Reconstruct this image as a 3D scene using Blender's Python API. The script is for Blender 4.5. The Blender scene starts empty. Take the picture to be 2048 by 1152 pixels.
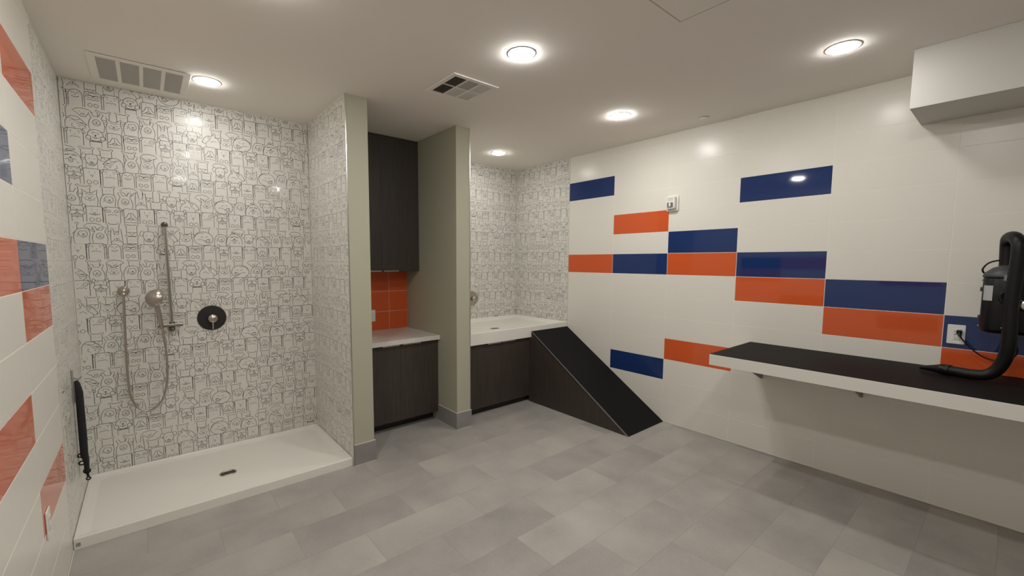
import bpy, bmesh, math, random
from mathutils import Vector, Matrix
sc = bpy.context.scene
COL = sc.collection
PI = math.pi
# ------------------------------------------------------------------ dimensions (metres)
H = 2.7528            # ceiling height
L0 = 2.6659           # first full tile joint below the ceiling
TH, TW = 0.2045, 0.612
XL = -4.258           # left wall
YS, YN, YT = 0.663, 0.80, 0.912      # back of shower, cabinet niche, tub alcove
P1 = (-2.7135, -2.548, -0.242)       # partition 1: x0, x1, front y
P2 = (-1.694, -1.5427, -0.147)
YB = -4.6             # wall behind the viewer
DOGY = -0.27          # where the illustrated tile ends on the left wall
GAP = 0.0008

# ------------------------------------------------------------------ materials
def srgb(r, g, b):
    f = lambda c: (c/255/12.92 if c/255 <= .04045 else ((c/255+.055)/1.055)**2.4)
    return (f(r), f(g), f(b), 1)
def mat(name, col, rough=.5, metal=0., spec=.5, bump=None, var=None, coat=0., coords='Object'):
    m = bpy.data.materials.new(name); m.use_nodes = True
    nt = m.node_tree; b = nt.nodes['Principled BSDF']
    b.inputs['Base Color'].default_value = col
    b.inputs['Roughness'].default_value = rough
    b.inputs['Metallic'].default_value = metal
    b.inputs['Specular IOR Level'].default_value = spec
    b.inputs['Coat Weight'].default_value = coat
    b.inputs['Coat Roughness'].default_value = .06
    if bump or var:
        tc = nt.nodes.new('ShaderNodeTexCoord')
    if var:      # (scale, amount, stretch)
        mp = nt.nodes.new('ShaderNodeMapping'); mp.inputs['Scale'].default_value = var[2]
        n = nt.nodes.new('ShaderNodeTexNoise'); n.inputs['Scale'].default_value = var[0]; n.inputs['Detail'].default_value = 6
        nt.links.new(tc.outputs[coords], mp.inputs[0]); nt.links.new(mp.outputs[0], n.inputs['Vector'])
        r = nt.nodes.new('ShaderNodeValToRGB')
        a = var[1]
        r.color_ramp.elements[0].position = .3; r.color_ramp.elements[1].position = .7
        r.color_ramp.elements[0].color = tuple(c*(1-a) for c in col[:3])+(1,)
        r.color_ramp.elements[1].color = tuple(min(1, c*(1+a)) for c in col[:3])+(1,)
        nt.links.new(n.outputs['Fac'], r.inputs[0]); nt.links.new(r.outputs[0], b.inputs['Base Color'])
    if bump:     # (scale, strength, distance)
        n2 = nt.nodes.new('ShaderNodeTexNoise'); n2.inputs['Scale'].default_value = bump[0]; n2.inputs['Detail'].default_value = 4
        bp = nt.nodes.new('ShaderNodeBump'); bp.inputs['Strength'].default_value = bump[1]; bp.inputs['Distance'].default_value = bump[2]
        nt.links.new(tc.outputs[coords], n2.inputs['Vector']); nt.links.new(n2.outputs['Fac'], bp.inputs['Height'])
        nt.links.new(bp.outputs[0], b.inputs['Normal'])
    return m
M = {}
M['white_tile'] = mat('white_tile', (.76, .735, .67, 1), .245, spec=.24, bump=(6, .05, .0015))
M['blue_tile'] = mat('blue_tile', (.012, .034, .135, 1), .045, spec=.5, bump=(4, .02, .001))
M['orange_tile'] = mat('orange_tile', (.64, .105, .028, 1), .05, spec=.5, bump=(4, .02, .001))
M['grout'] = mat('grout', (.86, .81, .72, 1), .85)
M['dog_tile'] = mat('dog_tile', (.72, .705, .65, 1), .30, spec=.4, bump=(7, .12, .002))
M['dog_tile'].node_tree.nodes['Principled BSDF'].inputs['Coat Weight'].default_value = .0
M['dog_tile'].node_tree.nodes['Principled BSDF'].inputs['Coat Roughness'].default_value = .12
M['ink'] = mat('ink', (.028, .027, .025, 1), .25, coat=1.)
M['ceiling'] = mat('ceiling_paint', (.87, .83, .77, 1), .9, spec=.2, bump=(180, .12, .001))
M['soffit'] = mat('white_paint', (.60, .585, .55, 1), .7, spec=.3, bump=(150, .1, .001))
M['sage'] = mat('sage_paint', (.43, .425, .325, 1), .55, spec=.35, bump=(160, .12, .001))
M['base_tile'] = mat('grey_base_tile', (.26, .25, .24, 1), .45, var=(6, .12, (1, 1, 1)), bump=(60, .1, .001))
M['caulk'] = mat('caulk', (.62, .60, .54, 1), .6)
M['acrylic'] = mat('white_acrylic', (.80, .78, .72, 1), .22, spec=.5)
M['wood'] = mat('dark_laminate', (.05, .0395, .034, 1), .42, spec=.4, var=(12, .24, (11, 11, .25)), bump=(90, .08, .001))
M['kick'] = mat('toe_kick_black', (.012, .012, .012, 1), .5)
M['nickel'] = mat('brushed_nickel', (.50, .45, .40, 1), .28, metal=1., bump=(200, .05, .0005))
M['nickel_dark'] = mat('dark_nickel', (.16, .145, .13, 1), .3, metal=1.)
M['valve_dark'] = mat('dark_valve_plate', (.028, .026, .024, 1), .36, metal=.3)
M['steel'] = mat('edge_steel', (.62, .61, .58, 1), .25, metal=1.)
M['stone'] = mat('quartz_counter', (.66, .63, .58, 1), .22, spec=.5, var=(60, .07, (1, 1, 1)))
M['rubber'] = mat('black_rubber', (.006, .006, .0066, 1), .7, spec=.18, bump=(220, .35, .001))
M['blacktop'] = mat('black_laminate', (.0085, .008, .0078, 1), .6, spec=.12, bump=(260, .15, .0006))
M['shelf_white'] = mat('white_laminate', (.72, .70, .645, 1), .4)
M['plastic'] = mat('white_plastic', (.80, .79, .75, 1), .35)
M['lens'] = mat('clear_lens', (.45, .45, .43, 1), .12, metal=.7)
M['dark'] = mat('void_shade', (.01, .01, .01, 1), .8)  # black stands for the shade inside openings, slots and holes
M['vent'] = mat('vent_enamel', (.70, .68, .64, 1), .5)
M['vent_dust_gap_shade'] = mat('vent_dust_gap_shade', (.52, .495, .46, 1), .7)  # dusty vent enamel; also carries the shade line round the access panel
M['black_plastic'] = mat('black_plastic', (.006, .006, .0065, 1), .34, spec=.3)
M['hose_rubber'] = mat('hose_rubber', (.006, .006, .0065, 1), .42, spec=.28)
M['cap_grey'] = mat('charcoal_cap', (.045, .047, .055, 1), .45)
M['label'] = mat('label_paper', (.42, .43, .42, 1), .5)
M['label_grey'] = mat('label_grey', (.16, .18, .20, 1), .4)
M['webbing'] = mat('black_webbing', (.008, .008, .009, 1), .8)
M['edge_grey'] = mat('edge_grey', (.16, .155, .145, 1), .4)
M['bracket'] = mat('bracket_enamel', (.30, .29, .27, 1), .45)

def floor_material():
    m = bpy.data.materials.new('grey_floor_tile'); m.use_nodes = True
    nt = m.node_tree; b = nt.nodes['Principled BSDF']; N = nt.nodes.new; K = nt.links.new
    tc = N('ShaderNodeTexCoord')
    mp = N('ShaderNodeMapping'); mp.inputs['Location'].default_value = (3.62+.65*4, 2.79+.286*4, 0)
    br = N('ShaderNodeTexBrick'); br.offset = .5; br.offset_frequency = 2; br.squash = 1
    br.inputs['Scale'].default_value = 1; br.inputs['Brick Width'].default_value = .65; br.inputs['Row Height'].default_value = .286
    br.inputs['Mortar Size'].default_value = .0009; br.inputs['Mortar Smooth'].default_value = .3; br.inputs['Bias'].default_value = 0
    br.inputs['Color1'].default_value = (0, 0, 0, 1); br.inputs['Color2'].default_value = (1, 1, 1, 1); br.inputs['Mortar'].default_value = (.5, .5, .5, 1)
    K(tc.outputs['Object'], mp.inputs[0]); K(mp.outputs[0], br.inputs['Vector'])
    n1 = N('ShaderNodeTexNoise'); n1.inputs['Scale'].default_value = 2.6; n1.inputs['Detail'].default_value = 5
    n2 = N('ShaderNodeTexNoise'); n2.inputs['Scale'].default_value = 55; n2.inputs['Detail'].default_value = 5
    # shift the cloud pattern per tile so that every tile has its own clouding
    vm = N('ShaderNodeVectorMath'); vm.operation = 'MULTIPLY_ADD'
    vm.inputs[1].default_value = (37, 19, 0)
    K(br.outputs['Color'], vm.inputs[0]); K(tc.outputs['Object'], vm.inputs[2]); K(vm.outputs[0], n1.inputs['Vector'])
    K(tc.outputs['Object'], n2.inputs['Vector'])
    def math_(op, a, c):
        q = N('ShaderNodeMath'); q.operation = op
        for i, v in enumerate((a, c)):
            if hasattr(v, 'default_value'): K(v, q.inputs[i])
            else: q.inputs[i].default_value = v
        return q.outputs[0]
    v = math_('MULTIPLY', br.outputs['Color'], .30)
    v = math_('ADD', v, math_('MULTIPLY', n1.outputs['Fac'], 1.05))
    v = math_('ADD', v, math_('MULTIPLY', n2.outputs['Fac'], .22))
    v = math_('SUBTRACT', v, .28)
    r = N('ShaderNodeValToRGB')
    r.color_ramp.elements[0].position = .12; r.color_ramp.elements[0].color = (.26, .247, .235, 1)
    r.color_ramp.elements[1].position = .9; r.color_ramp.elements[1].color = (.45, .425, .385, 1)
    K(v, r.inputs[0])
    mx = N('ShaderNodeMix'); mx.data_type = 'RGBA'; mx.inputs['B'].default_value = (.22, .21, .20, 1)
    K(br.outputs['Fac'], mx.inputs['Factor']); K(r.outputs[0], mx.inputs['A']); K(mx.outputs['Result'], b.inputs['Base Color'])
    b.inputs['Roughness'].default_value = .46; b.inputs['Specular IOR Level'].default_value = .4
    bp = N('ShaderNodeBump'); bp.inputs['Strength'].default_value = .12; bp.inputs['Distance'].default_value = .001
    K(n2.outputs['Fac'], bp.inputs['Height']); K(bp.outputs[0], b.inputs['Normal'])
    return m
M['floor'] = floor_material()

def emission(name, col, strength):
    m = bpy.data.materials.new(name); m.use_nodes = True
    nt = m.node_tree; nt.nodes.remove(nt.nodes['Principled BSDF'])
    e = nt.nodes.new('ShaderNodeEmission'); e.inputs[0].default_value = col; e.inputs[1].default_value = strength
    nt.links.new(e.outputs[0], nt.nodes['Material Output'].inputs[0])
    return m
M['led'] = emission('led_diffuser', (1, .98, .945, 1), 238)
M['led_soft'] = emission('led_diffuser_soft', (1, .98, .945, 1), 118)

# ------------------------------------------------------------------ mesh building
class MB:
    """collects faces with material slots, builds one mesh object"""
    def __init__(s): s.v = []; s.f = []; s.m = []; s.mats = []; s.smooth = []
    def mi(s, m):
        if m not in s.mats: s.mats.append(m)
        return s.mats.index(m)
    def face(s, pts, m, smooth=False):
        n = len(s.v); s.v += [tuple(p) for p in pts]; s.f.append(tuple(range(n, n+len(pts)))); s.m.append(s.mi(m)); s.smooth.append(smooth)
    def grid(s, rings, m, closed=True, caps=(False, False), smooth=True):
        n0 = len(s.v); k = len(rings[0])
        for r in rings: s.v += [tuple(p) for p in r]
        mi = s.mi(m)
        for i in range(len(rings)-1):
            for j in range(k if closed else k-1):
                a = n0+i*k+j; b = n0+i*k+(j+1) % k
                s.f.append((a, b, b+k, a+k)); s.m.append(mi); s.smooth.append(smooth)
        if caps[0]: s.f.append(tuple(n0+j for j in reversed(range(k)))); s.m.append(mi); s.smooth.append(False)
        if caps[1]: s.f.append(tuple(n0+(len(rings)-1)*k+j for j in range(k))); s.m.append(mi); s.smooth.append(False)
    def box(s, x0, x1, y0, y1, z0, z1, m, bev=0.0, seg=2):
        if x0 > x1: x0, x1 = x1, x0
        if y0 > y1: y0, y1 = y1, y0
        if z0 > z1: z0, z1 = z1, z0
        bm = bmesh.new(); bmesh.ops.create_cube(bm, size=1)
        for v in bm.verts: v.co = Vector((x0+(v.co.x+.5)*(x1-x0), y0+(v.co.y+.5)*(y1-y0), z0+(v.co.z+.5)*(z1-z0)))
        if bev > 0:
            bmesh.ops.bevel(bm, geom=bm.edges[:], offset=min(bev, .49*min(x1-x0, y1-y0, z1-z0)), segments=seg, affect='EDGES', profile=.6)
        s.bm(bm, m)
    def bm(s, bm, m, smooth=False):
        bm.normal_update(); bm.verts.ensure_lookup_table()
        n = len(s.v); s.v += [tuple(v.co) for v in bm.verts]; mi = s.mi(m)
        for f in bm.faces: s.f.append(tuple(n+v.index for v in f.verts)); s.m.append(mi); s.smooth.append(smooth)
        bm.free()
    def prism(s, poly, axis, a, b, m, bev=0.0):
        """poly in the two other axes extruded along axis from a to b"""
        def P(p, t):
            if axis == 0: return (t, p[0], p[1])
            if axis == 1: return (p[0], t, p[1])
            return (p[0], p[1], t)
        bm = bmesh.new()
        va = [bm.verts.new(P(p, a)) for p in poly]; vb = [bm.verts.new(P(p, b)) for p in poly]
        n = len(poly)
        bm.faces.new(va); bm.faces.new(vb[::-1])
        for i in range(n): bm.faces.new((va[i], vb[i], vb[(i+1) % n], va[(i+1) % n]))
        bmesh.ops.recalc_face_normals(bm, faces=bm.faces[:])
        if bev > 0: bmesh.ops.bevel(bm, geom=bm.edges[:], offset=bev, segments=2, affect='EDGES', profile=.6)
        s.bm(bm, m)
    def lathe(s, prof, origin, axis, m, n=32, smooth=True):
        """prof: list of (radius, distance along axis)"""
        ax = Vector(axis).normalized(); t = Vector((0, 0, 1)) if abs(ax.z) < .9 else Vector((1, 0, 0))
        u = ax.cross(t).normalized(); w = ax.cross(u)
        O = Vector(origin)
        rings = [[O+ax*d+(u*math.cos(2*PI*j/n)+w*math.sin(2*PI*j/n))*max(r, 1e-5) for j in range(n)] for r, d in prof]
        s.grid(rings, m, True, (prof[0][0] > 1e-4, prof[-1][0] > 1e-4), smooth)
    def tube(s, pts, r, m, n=12, sub=8, spline=True, caps=True, rad=None, corr=0):
        P = [Vector(p) for p in pts]
        if spline and len(P) > 2:
            Q = []; R = []
            for i in range(len(P)-1):
                p0 = P[i-1] if i > 0 else P[0]*2-P[1]; p1 = P[i]; p2 = P[i+1]; p3 = P[i+2] if i+2 < len(P) else P[-1]*2-P[-2]
                for k in range(sub):
                    t = k/sub
                    Q.append(.5*((2*p1)+(p2-p0)*t+(2*p0-5*p1+4*p2-p3)*t*t+(3*p1-p0-3*p2+p3)*t**3))
                    if rad: R.append(rad[i]+(rad[i+1]-rad[i])*t)
            Q.append(P[-1])
            if rad: R.append(rad[-1])
        else:
            Q = P; R = list(rad) if rad else None
        rings = []; prev = None
        for i, q in enumerate(Q):
            d = (Q[min(i+1, len(Q)-1)]-Q[max(i-1, 0)]).normalized()
            if prev is None:
                t = Vector((0, 0, 1)) if abs(d.z) < .9 else Vector((1, 0, 0)); u = d.cross(t).normalized()
            else:
                u = (prev-d*prev.dot(d)).normalized()
            prev = u; w = d.cross(u)
            rr = R[i] if R else r
            if corr and i % 2: rr *= 1-corr
            rings.append([q+(u*math.cos(2*PI*j/n)+w*math.sin(2*PI*j/n))*rr for j in range(n)])
        s.grid(rings, m, True, (caps, caps))
    def build(s, name, parent=None, origin=(0, 0, 0), props=None, fix=False):
        me = bpy.data.meshes.new(name)
        o3 = Vector(origin)
        used = sorted({i for f in s.f for i in f}); remap = {i: k for k, i in enumerate(used)}
        me.from_pydata([tuple(Vector(s.v[i])-o3) for i in used], [], [tuple(remap[i] for i in f) for f in s.f])
        for m in s.mats: me.materials.append(m)
        me.polygons.foreach_set('material_index', s.m)
        me.polygons.foreach_set('use_smooth', s.smooth)
        me.update()
        if fix:
            bm = bmesh.new(); bm.from_mesh(me); bmesh.ops.recalc_face_normals(bm, faces=bm.faces[:]); bm.to_mesh(me); bm.free()
        o = bpy.data.objects.new(name, me); COL.objects.link(o)
        if parent is None: o.location = o3
        else: o.parent = parent
        for k, v in (props or {}).items(): o[k] = v
        return o
def thing(name, origin, label, cat, group=None):
    o = bpy.data.objects.new(name, None); COL.objects.link(o); o.location = origin; o.empty_display_size = .05
    o['label'] = label; o['category'] = cat
    if group: o['group'] = group
    return o
def copy_tree(o, loc, label=None, group=None):
    r = o.copy(); COL.objects.link(r); r.location = loc
    if label: r['label'] = label
    if group: r['group'] = group
    for ch in list(o.children):
        c = ch.copy(); COL.objects.link(c); c.parent = r
        for g in list(ch.children):
            d = g.copy(); COL.objects.link(d); d.parent = c
    return r
STRUCT = {'kind': 'structure'}

# ------------------------------------------------------------------ illustrated dog tile
# every dog is a list of layers; a layer is ('f', closed polygon) = tile-coloured fill with an inked outline,
# or ('s', polyline[, width]) = an ink stroke, or ('d', x, y, r) = an ink dot.  Local metres, y up from the feet.
def arc(cx, cy, rx, ry, a0, a1, n=12):
    return [(cx+rx*math.cos(math.radians(a0+(a1-a0)*i/n)), cy+ry*math.sin(math.radians(a0+(a1-a0)*i/n))) for i in range(n+1)]
def rrect(x0, x1, y0, y1, r, n=3):
    p = []
    for cx, cy, a in ((x1-r, y1-r, 0), (x0+r, y1-r, 90), (x0+r, y0+r, 180), (x1-r, y0+r, 270)):
        p += arc(cx, cy, r, r, a, a+90, n)
    return p
def tilt(pts, cx, cy, a):
    c, s = math.cos(math.radians(a)), math.sin(math.radians(a))
    return [(cx+(x-cx)*c-(y-cy)*s, cy+(x-cx)*s+(y-cy)*c) for x, y in pts]
def wavy(x0, x1, y, a):
    return [(x0, y-a), (x0+(x1-x0)*.2, y), (x0+(x1-x0)*.35, y+a*.3), (x0+(x1-x0)*.5, y-a*.5), (x0+(x1-x0)*.65, y+a*.3), (x0+(x1-x0)*.8, y), (x1, y-a)]
def d_flat(k):
    L = [('f', rrect(.003, .083, -.02, .108, .007))]
    L += [('f', [(.0, .1), (-.008, .09), (-.004, .08), (.006, .09), (.014, .108)]), ('f', [(.086, .1), (.094, .09), (.09, .08), (.08, .09), (.072, .108)])]
    L += [('d', .022, .08, .0022), ('d', .062, .08, .0022), ('d', .042, .07, .0026)]
    L += [('s', wavy(.016, .068, .056, .006))]
    if k == 0: L += [('s', arc(.062, .08, .012, .012, 0, 360, 14))]
    if k == 1: L += [('s', [(.014, .09), (.028, .093)]), ('s', [(.055, .095), (.07, .088)])]
    if k == 2: L += [('s', arc(.022, .08, .011, .009, 0, 360, 12)), ('s', arc(.062, .08, .011, .009, 0, 360, 12))]
    return L
def d_nose(k):
    L = [('f', rrect(0, .082, -.02, .106, .005)), ('s', [(.084, .104), (.084, .0)], .0028)]
    for x in (.028, .056): L += [('d', x, .086, .0022), ('d', x, .076, .002)]
    L += [('s', [(.034, .064), (.05, .064), (.042, .054), (.034, .064)]), ('s', [(.042, .056), (.042, .048)])]
    if k: L += [('s', [(.014, .056), (.03, .052), (.042, .055), (.056, .052), (.07, .056), (.042, .046), (.014, .056)], .0024)]
    L += [('s', arc(.026, .016, .012, .012, 0, 360, 12)), ('s', arc(.058, .016, .012, .012, 0, 360, 12))]
    return L
def d_french(k):
    L = [('f', [(.016, -.02), (.016, .05), (.07, .05), (.07, -.02)])]
    for sx in (0, 1):
        e = arc(.010, .104, .009, .017, 0, 360, 12); e = tilt(e, .010, .104, 14)
        if sx: e = [(.086-x, y) for x, y in e]
        L.append(('f', e))
    L += [('f', rrect(.012, .074, .06, .108, .01)), ('f', [(.012, .072), (.004, .062), (.010, .05), (.028, .05), (.043, .066), (.058, .05), (.076, .05), (.082, .062), (.074, .072), (.06, .078), (.043, .07), (.026, .078)])]
    L += [('s', [(.036, .082), (.043, .075), (.05, .082), (.036, .082)], .003), ('d', .026, .09, .0022), ('d', .06, .09, .0022)]
    L += [('s', arc(.043, .056, .009, .007, 180, 360, 8)), ('s', [(.016, .042), (.07, .042)], .0022), ('s', [(.016, .034), (.07, .034)]), ('s', [(.038, .034), (.043, .024), (.048, .034)])]
    if k: L += [('s', [(.022, .098), (.034, .1)]), ('s', [(.052, .1), (.064, .098)])]
    return L
def d_basset(k):
    L = [('f', rrect(.006, .08, -.02, .106, .012))]
    L += [('d', .03, .092, .002), ('d', .056, .092, .002)]
    L += [('f', [(.0, .03), (.02, .05), (.032, .076), (.054, .076), (.066, .05), (.086, .03), (.07, .028), (.055, .036), (.043, .05), (.031, .036), (.016, .028)])]
    L += [('s', [(.043, .076), (.043, .052)]), ('s', arc(.043, .034, .013, .007, 180, 360, 8)), ('s', [(.03, .036), (.056, .036)])]
    L += [('s', [(.0, .1), (-.004, .07), (.0, .05)]), ('s', [(.086, .1), (.09, .07), (.086, .05)])]
    L += [('s', [(.01, .012), (.076, .012)])]
    return L
def d_mask(k):
    L = [('f', rrect(.0, .084, -.02, .106, .014))]
    L += [('s', [(.004, .07), (.012, .09), (.03, .1), (.056, .1), (.074, .09), (.08, .07)]), ('s', arc(.03, .078, .014, .009, 0, 360, 12)), ('s', arc(.056, .078, .014, .009, 0, 360, 12))]
    L += [('s', [(.018, .088), (.042, .08), (.068, .088)], .0028), ('s', arc(.043, .062, .012, .006, 180, 360, 8)), ('s', [(.01, .062), (.03, .056)]), ('s', [(.056, .056), (.076, .062)])]
    L += [('s', arc(.026, .022, .011, .011, 0, 360, 12)), ('s', arc(.056, .022, .011, .011, 0, 360, 12))]
    return L
def d_ghost(k):
    L = [('f', [(.006, -.02), (.006, .07)]+arc(.04, .07, .034, .036, 180, 0, 12)+[(.074, -.02)])]
    L += [('s', arc(.028, .082, .007, .006, 180, 0, 6)), ('s', arc(.052, .082, .007, .006, 180, 0, 6)), ('d', .04, .074, .003), ('s', arc(.04, .068, .017, .011, 190, 350, 10), .003)]
    L += [('s', [(-.002, .098), (-.002, .0)], .0034), ('s', [(-.008, .04), (.004, .044)])]
    return L
def d_collar(k):
    L = [('f', [(.018, -.02), (.018, .042), (.078, .042), (.078, -.02)]), ('s', [(.016, .038), (.08, .038)], .0044)]
    L += [('f', arc(.048, .08, .04, .038, 0, 360, 22)), ('f', arc(.012, .062, .013, .014, 0, 360, 12)), ('f', arc(.084, .062, .013, .014, 0, 360, 12))]
    L += [('s', [(.03, .09), (.036, .1), (.05, .098), (.062, .1), (.068, .088)]), ('d', .048, .078, .0055), ('s', arc(.04, .07, .008, .007, 180, 360, 6)), ('s', arc(.056, .07, .008, .007, 180, 360, 6)), ('d', .036, .088, .0024), ('d', .06, .088, .0024), ('s', arc(.048, .062, .005, .006, 180, 360, 6))]
    return L
def r_poodle(k):
    L = [('f', [(.01, -.03), (.004, .01), (.008, .04), (.018, .062), (.03, .074), (.06, .078), (.082, .07), (.088, .04), (.082, .012), (.084, -.03)])]
    L += [('s', [(.03, .05), (.038, .06), (.05, .058), (.062, .062), (.072, .052), (.074, .034), (.066, .02), (.05, .014), (.038, .022), (.032, .036), (.03, .05)]), ('d', .054, .036, .005), ('d', .044, .048, .002), ('d', .064, .048, .002), ('s', arc(.054, .03, .009, .008, 180, 360, 6), .0028), ('s', [(.02, .02), (.028, .03), (.024, .044)])]
    return L
def r_husky(k):
    L = [('f', [(.006, -.03), (.002, .02), (.01, .05), (.006, .086), (.02, .07), (.034, .062), (.052, .062), (.068, .072), (.082, .086), (.078, .05), (.086, .02), (.08, -.03)])]
    L += [('s', [(.02, .052), (.032, .056), (.044, .046), (.056, .056), (.068, .052)]), ('s', [(.012, .03), (.024, .026), (.02, .014), (.034, .016), (.044, .008), (.054, .016), (.068, .014), (.064, .026), (.076, .03)]), ('s', [(.026, .04), (.036, .036)], .003), ('s', [(.052, .036), (.062, .04)], .003), ('s', [(.038, .03), (.05, .03), (.044, .024), (.038, .03)], .003), ('s', [(.036, .02), (.044, .023), (.052, .02)])]
    return L
def r_fat(k):
    L = [('f', arc(.066, .03, .062, .052, 0, 360, 26)), ('s', arc(.05, .036, .04, .036, 60, 170, 8))]
    L += [('s', [(.05, .046), (.064, .042), (.056, .038)]), ('s', [(.03, .022), (.05, .024), (.072, .014), (.096, .016), (.11, .026)]), ('s', [(.078, .042), (.092, .048)]), ('f', arc(.094, .014, .012, .009, 0, 360, 10)), ('s', [(.07, .012), (.088, -.004), (.108, .004)], .003), ('s', [(.084, .02), (.1, .028), (.106, .012)])]
    return L
def r_puppy(k):
    L = [('f', [(.018, -.03), (.016, .02), (.076, .02), (.074, -.03)]), ('f', [(.012, .06), (.02, .076), (.046, .082), (.072, .076), (.08, .06), (.074, .03), (.06, .008), (.046, .002), (.032, .008), (.018, .03)])]
    L += [('f', [(.02, .078), (.004, .082), (-.006, .062), (.004, .046), (.016, .058)]), ('f', [(.072, .078), (.09, .08), (.098, .062), (.09, .046), (.076, .058)])]
    L += [('s', arc(.046, .022, .011, .008, 0, 360, 10)), ('d', .046, .024, .004), ('s', [(.028, .052), (.038, .05)], .0026), ('s', [(.056, .05), (.066, .052)], .0026), ('s', [(.034, .01), (.046, .014), (.06, .008)])]
    return L
def r_snout(k):
    L = [('f', [(-.004, -.03), (-.004, .02), (.01, .044), (.03, .054), (.022, .074), (.03, .09), (.044, .07), (.05, .058), (.07, .062), (.09, .05), (.104, .03), (.114, .014), (.108, .004), (.09, -.002), (.084, -.03)])]
    L += [('s', arc(.066, .046, .009, .009, 0, 360, 12)), ('s', [(.06, .03), (.076, .02), (.088, .008), (.09, -.002)], .0024), ('d', .109, .01, .0034), ('s', [(.02, .02), (.04, .028), (.056, .012)]), ('s', [(.032, .076), (.036, .064)])]
    return L
def r_egg(k):
    L = [('f', [(.01, -.03), (.004, .01), (.01, .04), (.02, .058), (.006, .088), (.022, .092), (.032, .068), (.046, .07), (.056, .068), (.066, .092), (.082, .086), (.07, .058), (.08, .04), (.086, .01), (.08, -.03)])]
    L += [('s', arc(.045, .028, .02, .021, 0, 360, 16)), ('d', .045, .03, .004), ('s', arc(.038, .024, .007, .006, 180, 360, 5), .0026), ('s', arc(.052, .024, .007, .006, 180, 360, 5), .0026), ('d', .037, .038, .0022), ('d', .053, .038, .0022)]
    return L
def r_rabbit(k):
    L = [('f', [(.01, -.03), (.01, .046), (.014, .09), (.024, .094), (.03, .05), (.05, .05), (.056, .094), (.066, .09), (.07, .046), (.076, -.03)])]
    L += [('d', .028, .036, .0022), ('d', .054, .036, .0022), ('s', [(.012, -.006), (.024, .012), (.034, .024), (.05, .024), (.058, .012), (.072, -.006)]), ('s', [(.028, .004), (.042, .012), (.058, .004)]), ('s', [(.042, .024), (.042, .008)]), ('d', .042, .024, .0035)]
    return L
def r_shaggy(k):
    L = [('f', [(-.002, -.03), (.0, .03), (.012, .054), (.03, .066), (.056, .064), (.074, .052), (.094, .03), (.104, .02), (.094, .008), (.1, -.002), (.084, -.006), (.08, -.03)])]
    L += [('s', [(.012, .05), (.03, .05), (.05, .04), (.072, .05)]), ('s', [(.03, .04), (.044, .044), (.046, .03)]), ('s', [(.05, .026), (.07, .012), (.094, .008)], .0024), ('s', [(.056, .034), (.08, .022), (.102, .02)]), ('s', [(.034, .02), (.03, .0), (.048, -.01)]), ('s', [(.062, .008), (.072, -.004)]), ('s', [(.072, .03), (.088, .024)], .003), ('d', .022, .034, .002)]
    return L
def r_tongue(k):
    L = [('f', [(.0, -.03), (-.004, .014), (.006, .046), (.026, .07), (.052, .078), (.078, .07), (.098, .046), (.108, .014), (.104, -.03)])]
    L += [('s', arc(.052, .04, .034, .016, 160, 20, 10)), ('s', arc(.036, .046, .008, .006, 180, 0, 6), .0028), ('s', arc(.068, .046, .008, .006, 180, 0, 6), .0028), ('d', .052, .036, .005), ('s', [(.026, .022), (.04, .028), (.052, .032), (.064, .028), (.078, .022)]), ('s', [(.042, .026), (.044, .006), (.052, .002), (.06, .006), (.062, .026)]), ('s', [(.052, .024), (.052, .01)]), ('s', [(.03, .084), (.05, .092), (.076, .086), (.05, .08), (.03, .084)]), ('s', [(.014, .0), (.024, .012)]), ('s', [(.09, .0), (.08, .012)])]
    return L
def p_square(k):
    L = [('f', [(.012, -.04), (.012, .028), (.0, .044), (.01, .048), (.022, .036), (.06, .036), (.07, .048), (.08, .044), (.07, .028), (.07, -.04)])]
    L += [('d', .032, .012, .002), ('d', .052, .012, .002), ('s', [(.012, -.014), (.07, -.014)]), ('s', [(.024, -.014), (.042, -.034), (.06, -.014)])]
    return L
def p_leaf(k):
    L = [('f', [(.0, .02), (.02, .036), (.05, .04), (.08, .034), (.098, .02), (.076, .008), (.062, -.014), (.04, -.014), (.024, .004)])]
    L += [('d', .036, .018, .002), ('d', .058, .018, .002), ('s', arc(.05, .002, .01, .006, 0, 360, 8))]
    return L
FRONT = [(d_french, 0, .086), (d_nose, 0, .09), (d_flat, 0, .094), (d_french, 1, .086), (d_nose, 0, .09), (d_flat, 1, .094), (d_ghost, 0, .082), (d_mask, 0, .09), (d_flat, 1, .094),
         (d_collar, 0, .1), (d_basset, 0, .09), (d_mask, 0, .09), (d_flat, 0, .094), (d_french, 0, .086), (d_nose, 1, .09), (d_flat, 2, .094), (d_basset, 0, .09), (d_nose, 0, .09), (d_flat, 1, .094)]
REAR = [(r_poodle, 0, .09), (r_egg, 0, .088), (r_rabbit, 0, .082), (p_square, 0, .086), (r_puppy, 0, .1), (r_snout, 0, .118), (r_husky, 0, .088), (r_fat, 0, .13), (r_poodle, 0, .088), (r_tongue, 0, .106), (r_puppy, 0, .098), (r_shaggy, 0, .106), (r_egg, 0, .088), (r_husky, 0, .088)]
PEEK = [(p_square, 0, .1), (p_leaf, 0, .11), (p_square, 0, .095), (p_square, 0, .12)]
BAND = .253
def clip_poly(P, x0, x1, y0, y1):
    for ax, lim, keep in ((0, x0, 1), (0, x1, -1), (1, y0, 1), (1, y1, -1)):
        if not P: return P
        Q = []
        for i in range(len(P)):
            a, b = P[i-1], P[i]
            ia, ib = (a[ax]-lim)*keep >= 0, (b[ax]-lim)*keep >= 0
            if ia != ib:
                t = (lim-a[ax])/(b[ax]-a[ax]); Q.append((a[0]+(b[0]-a[0])*t, a[1]+(b[1]-a[1])*t))
            if ib: Q.append(b)
        P = Q
    return P
def inside(p, R): return R[0] <= p[0] <= R[1] and R[2] <= p[1] <= R[3]
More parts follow.
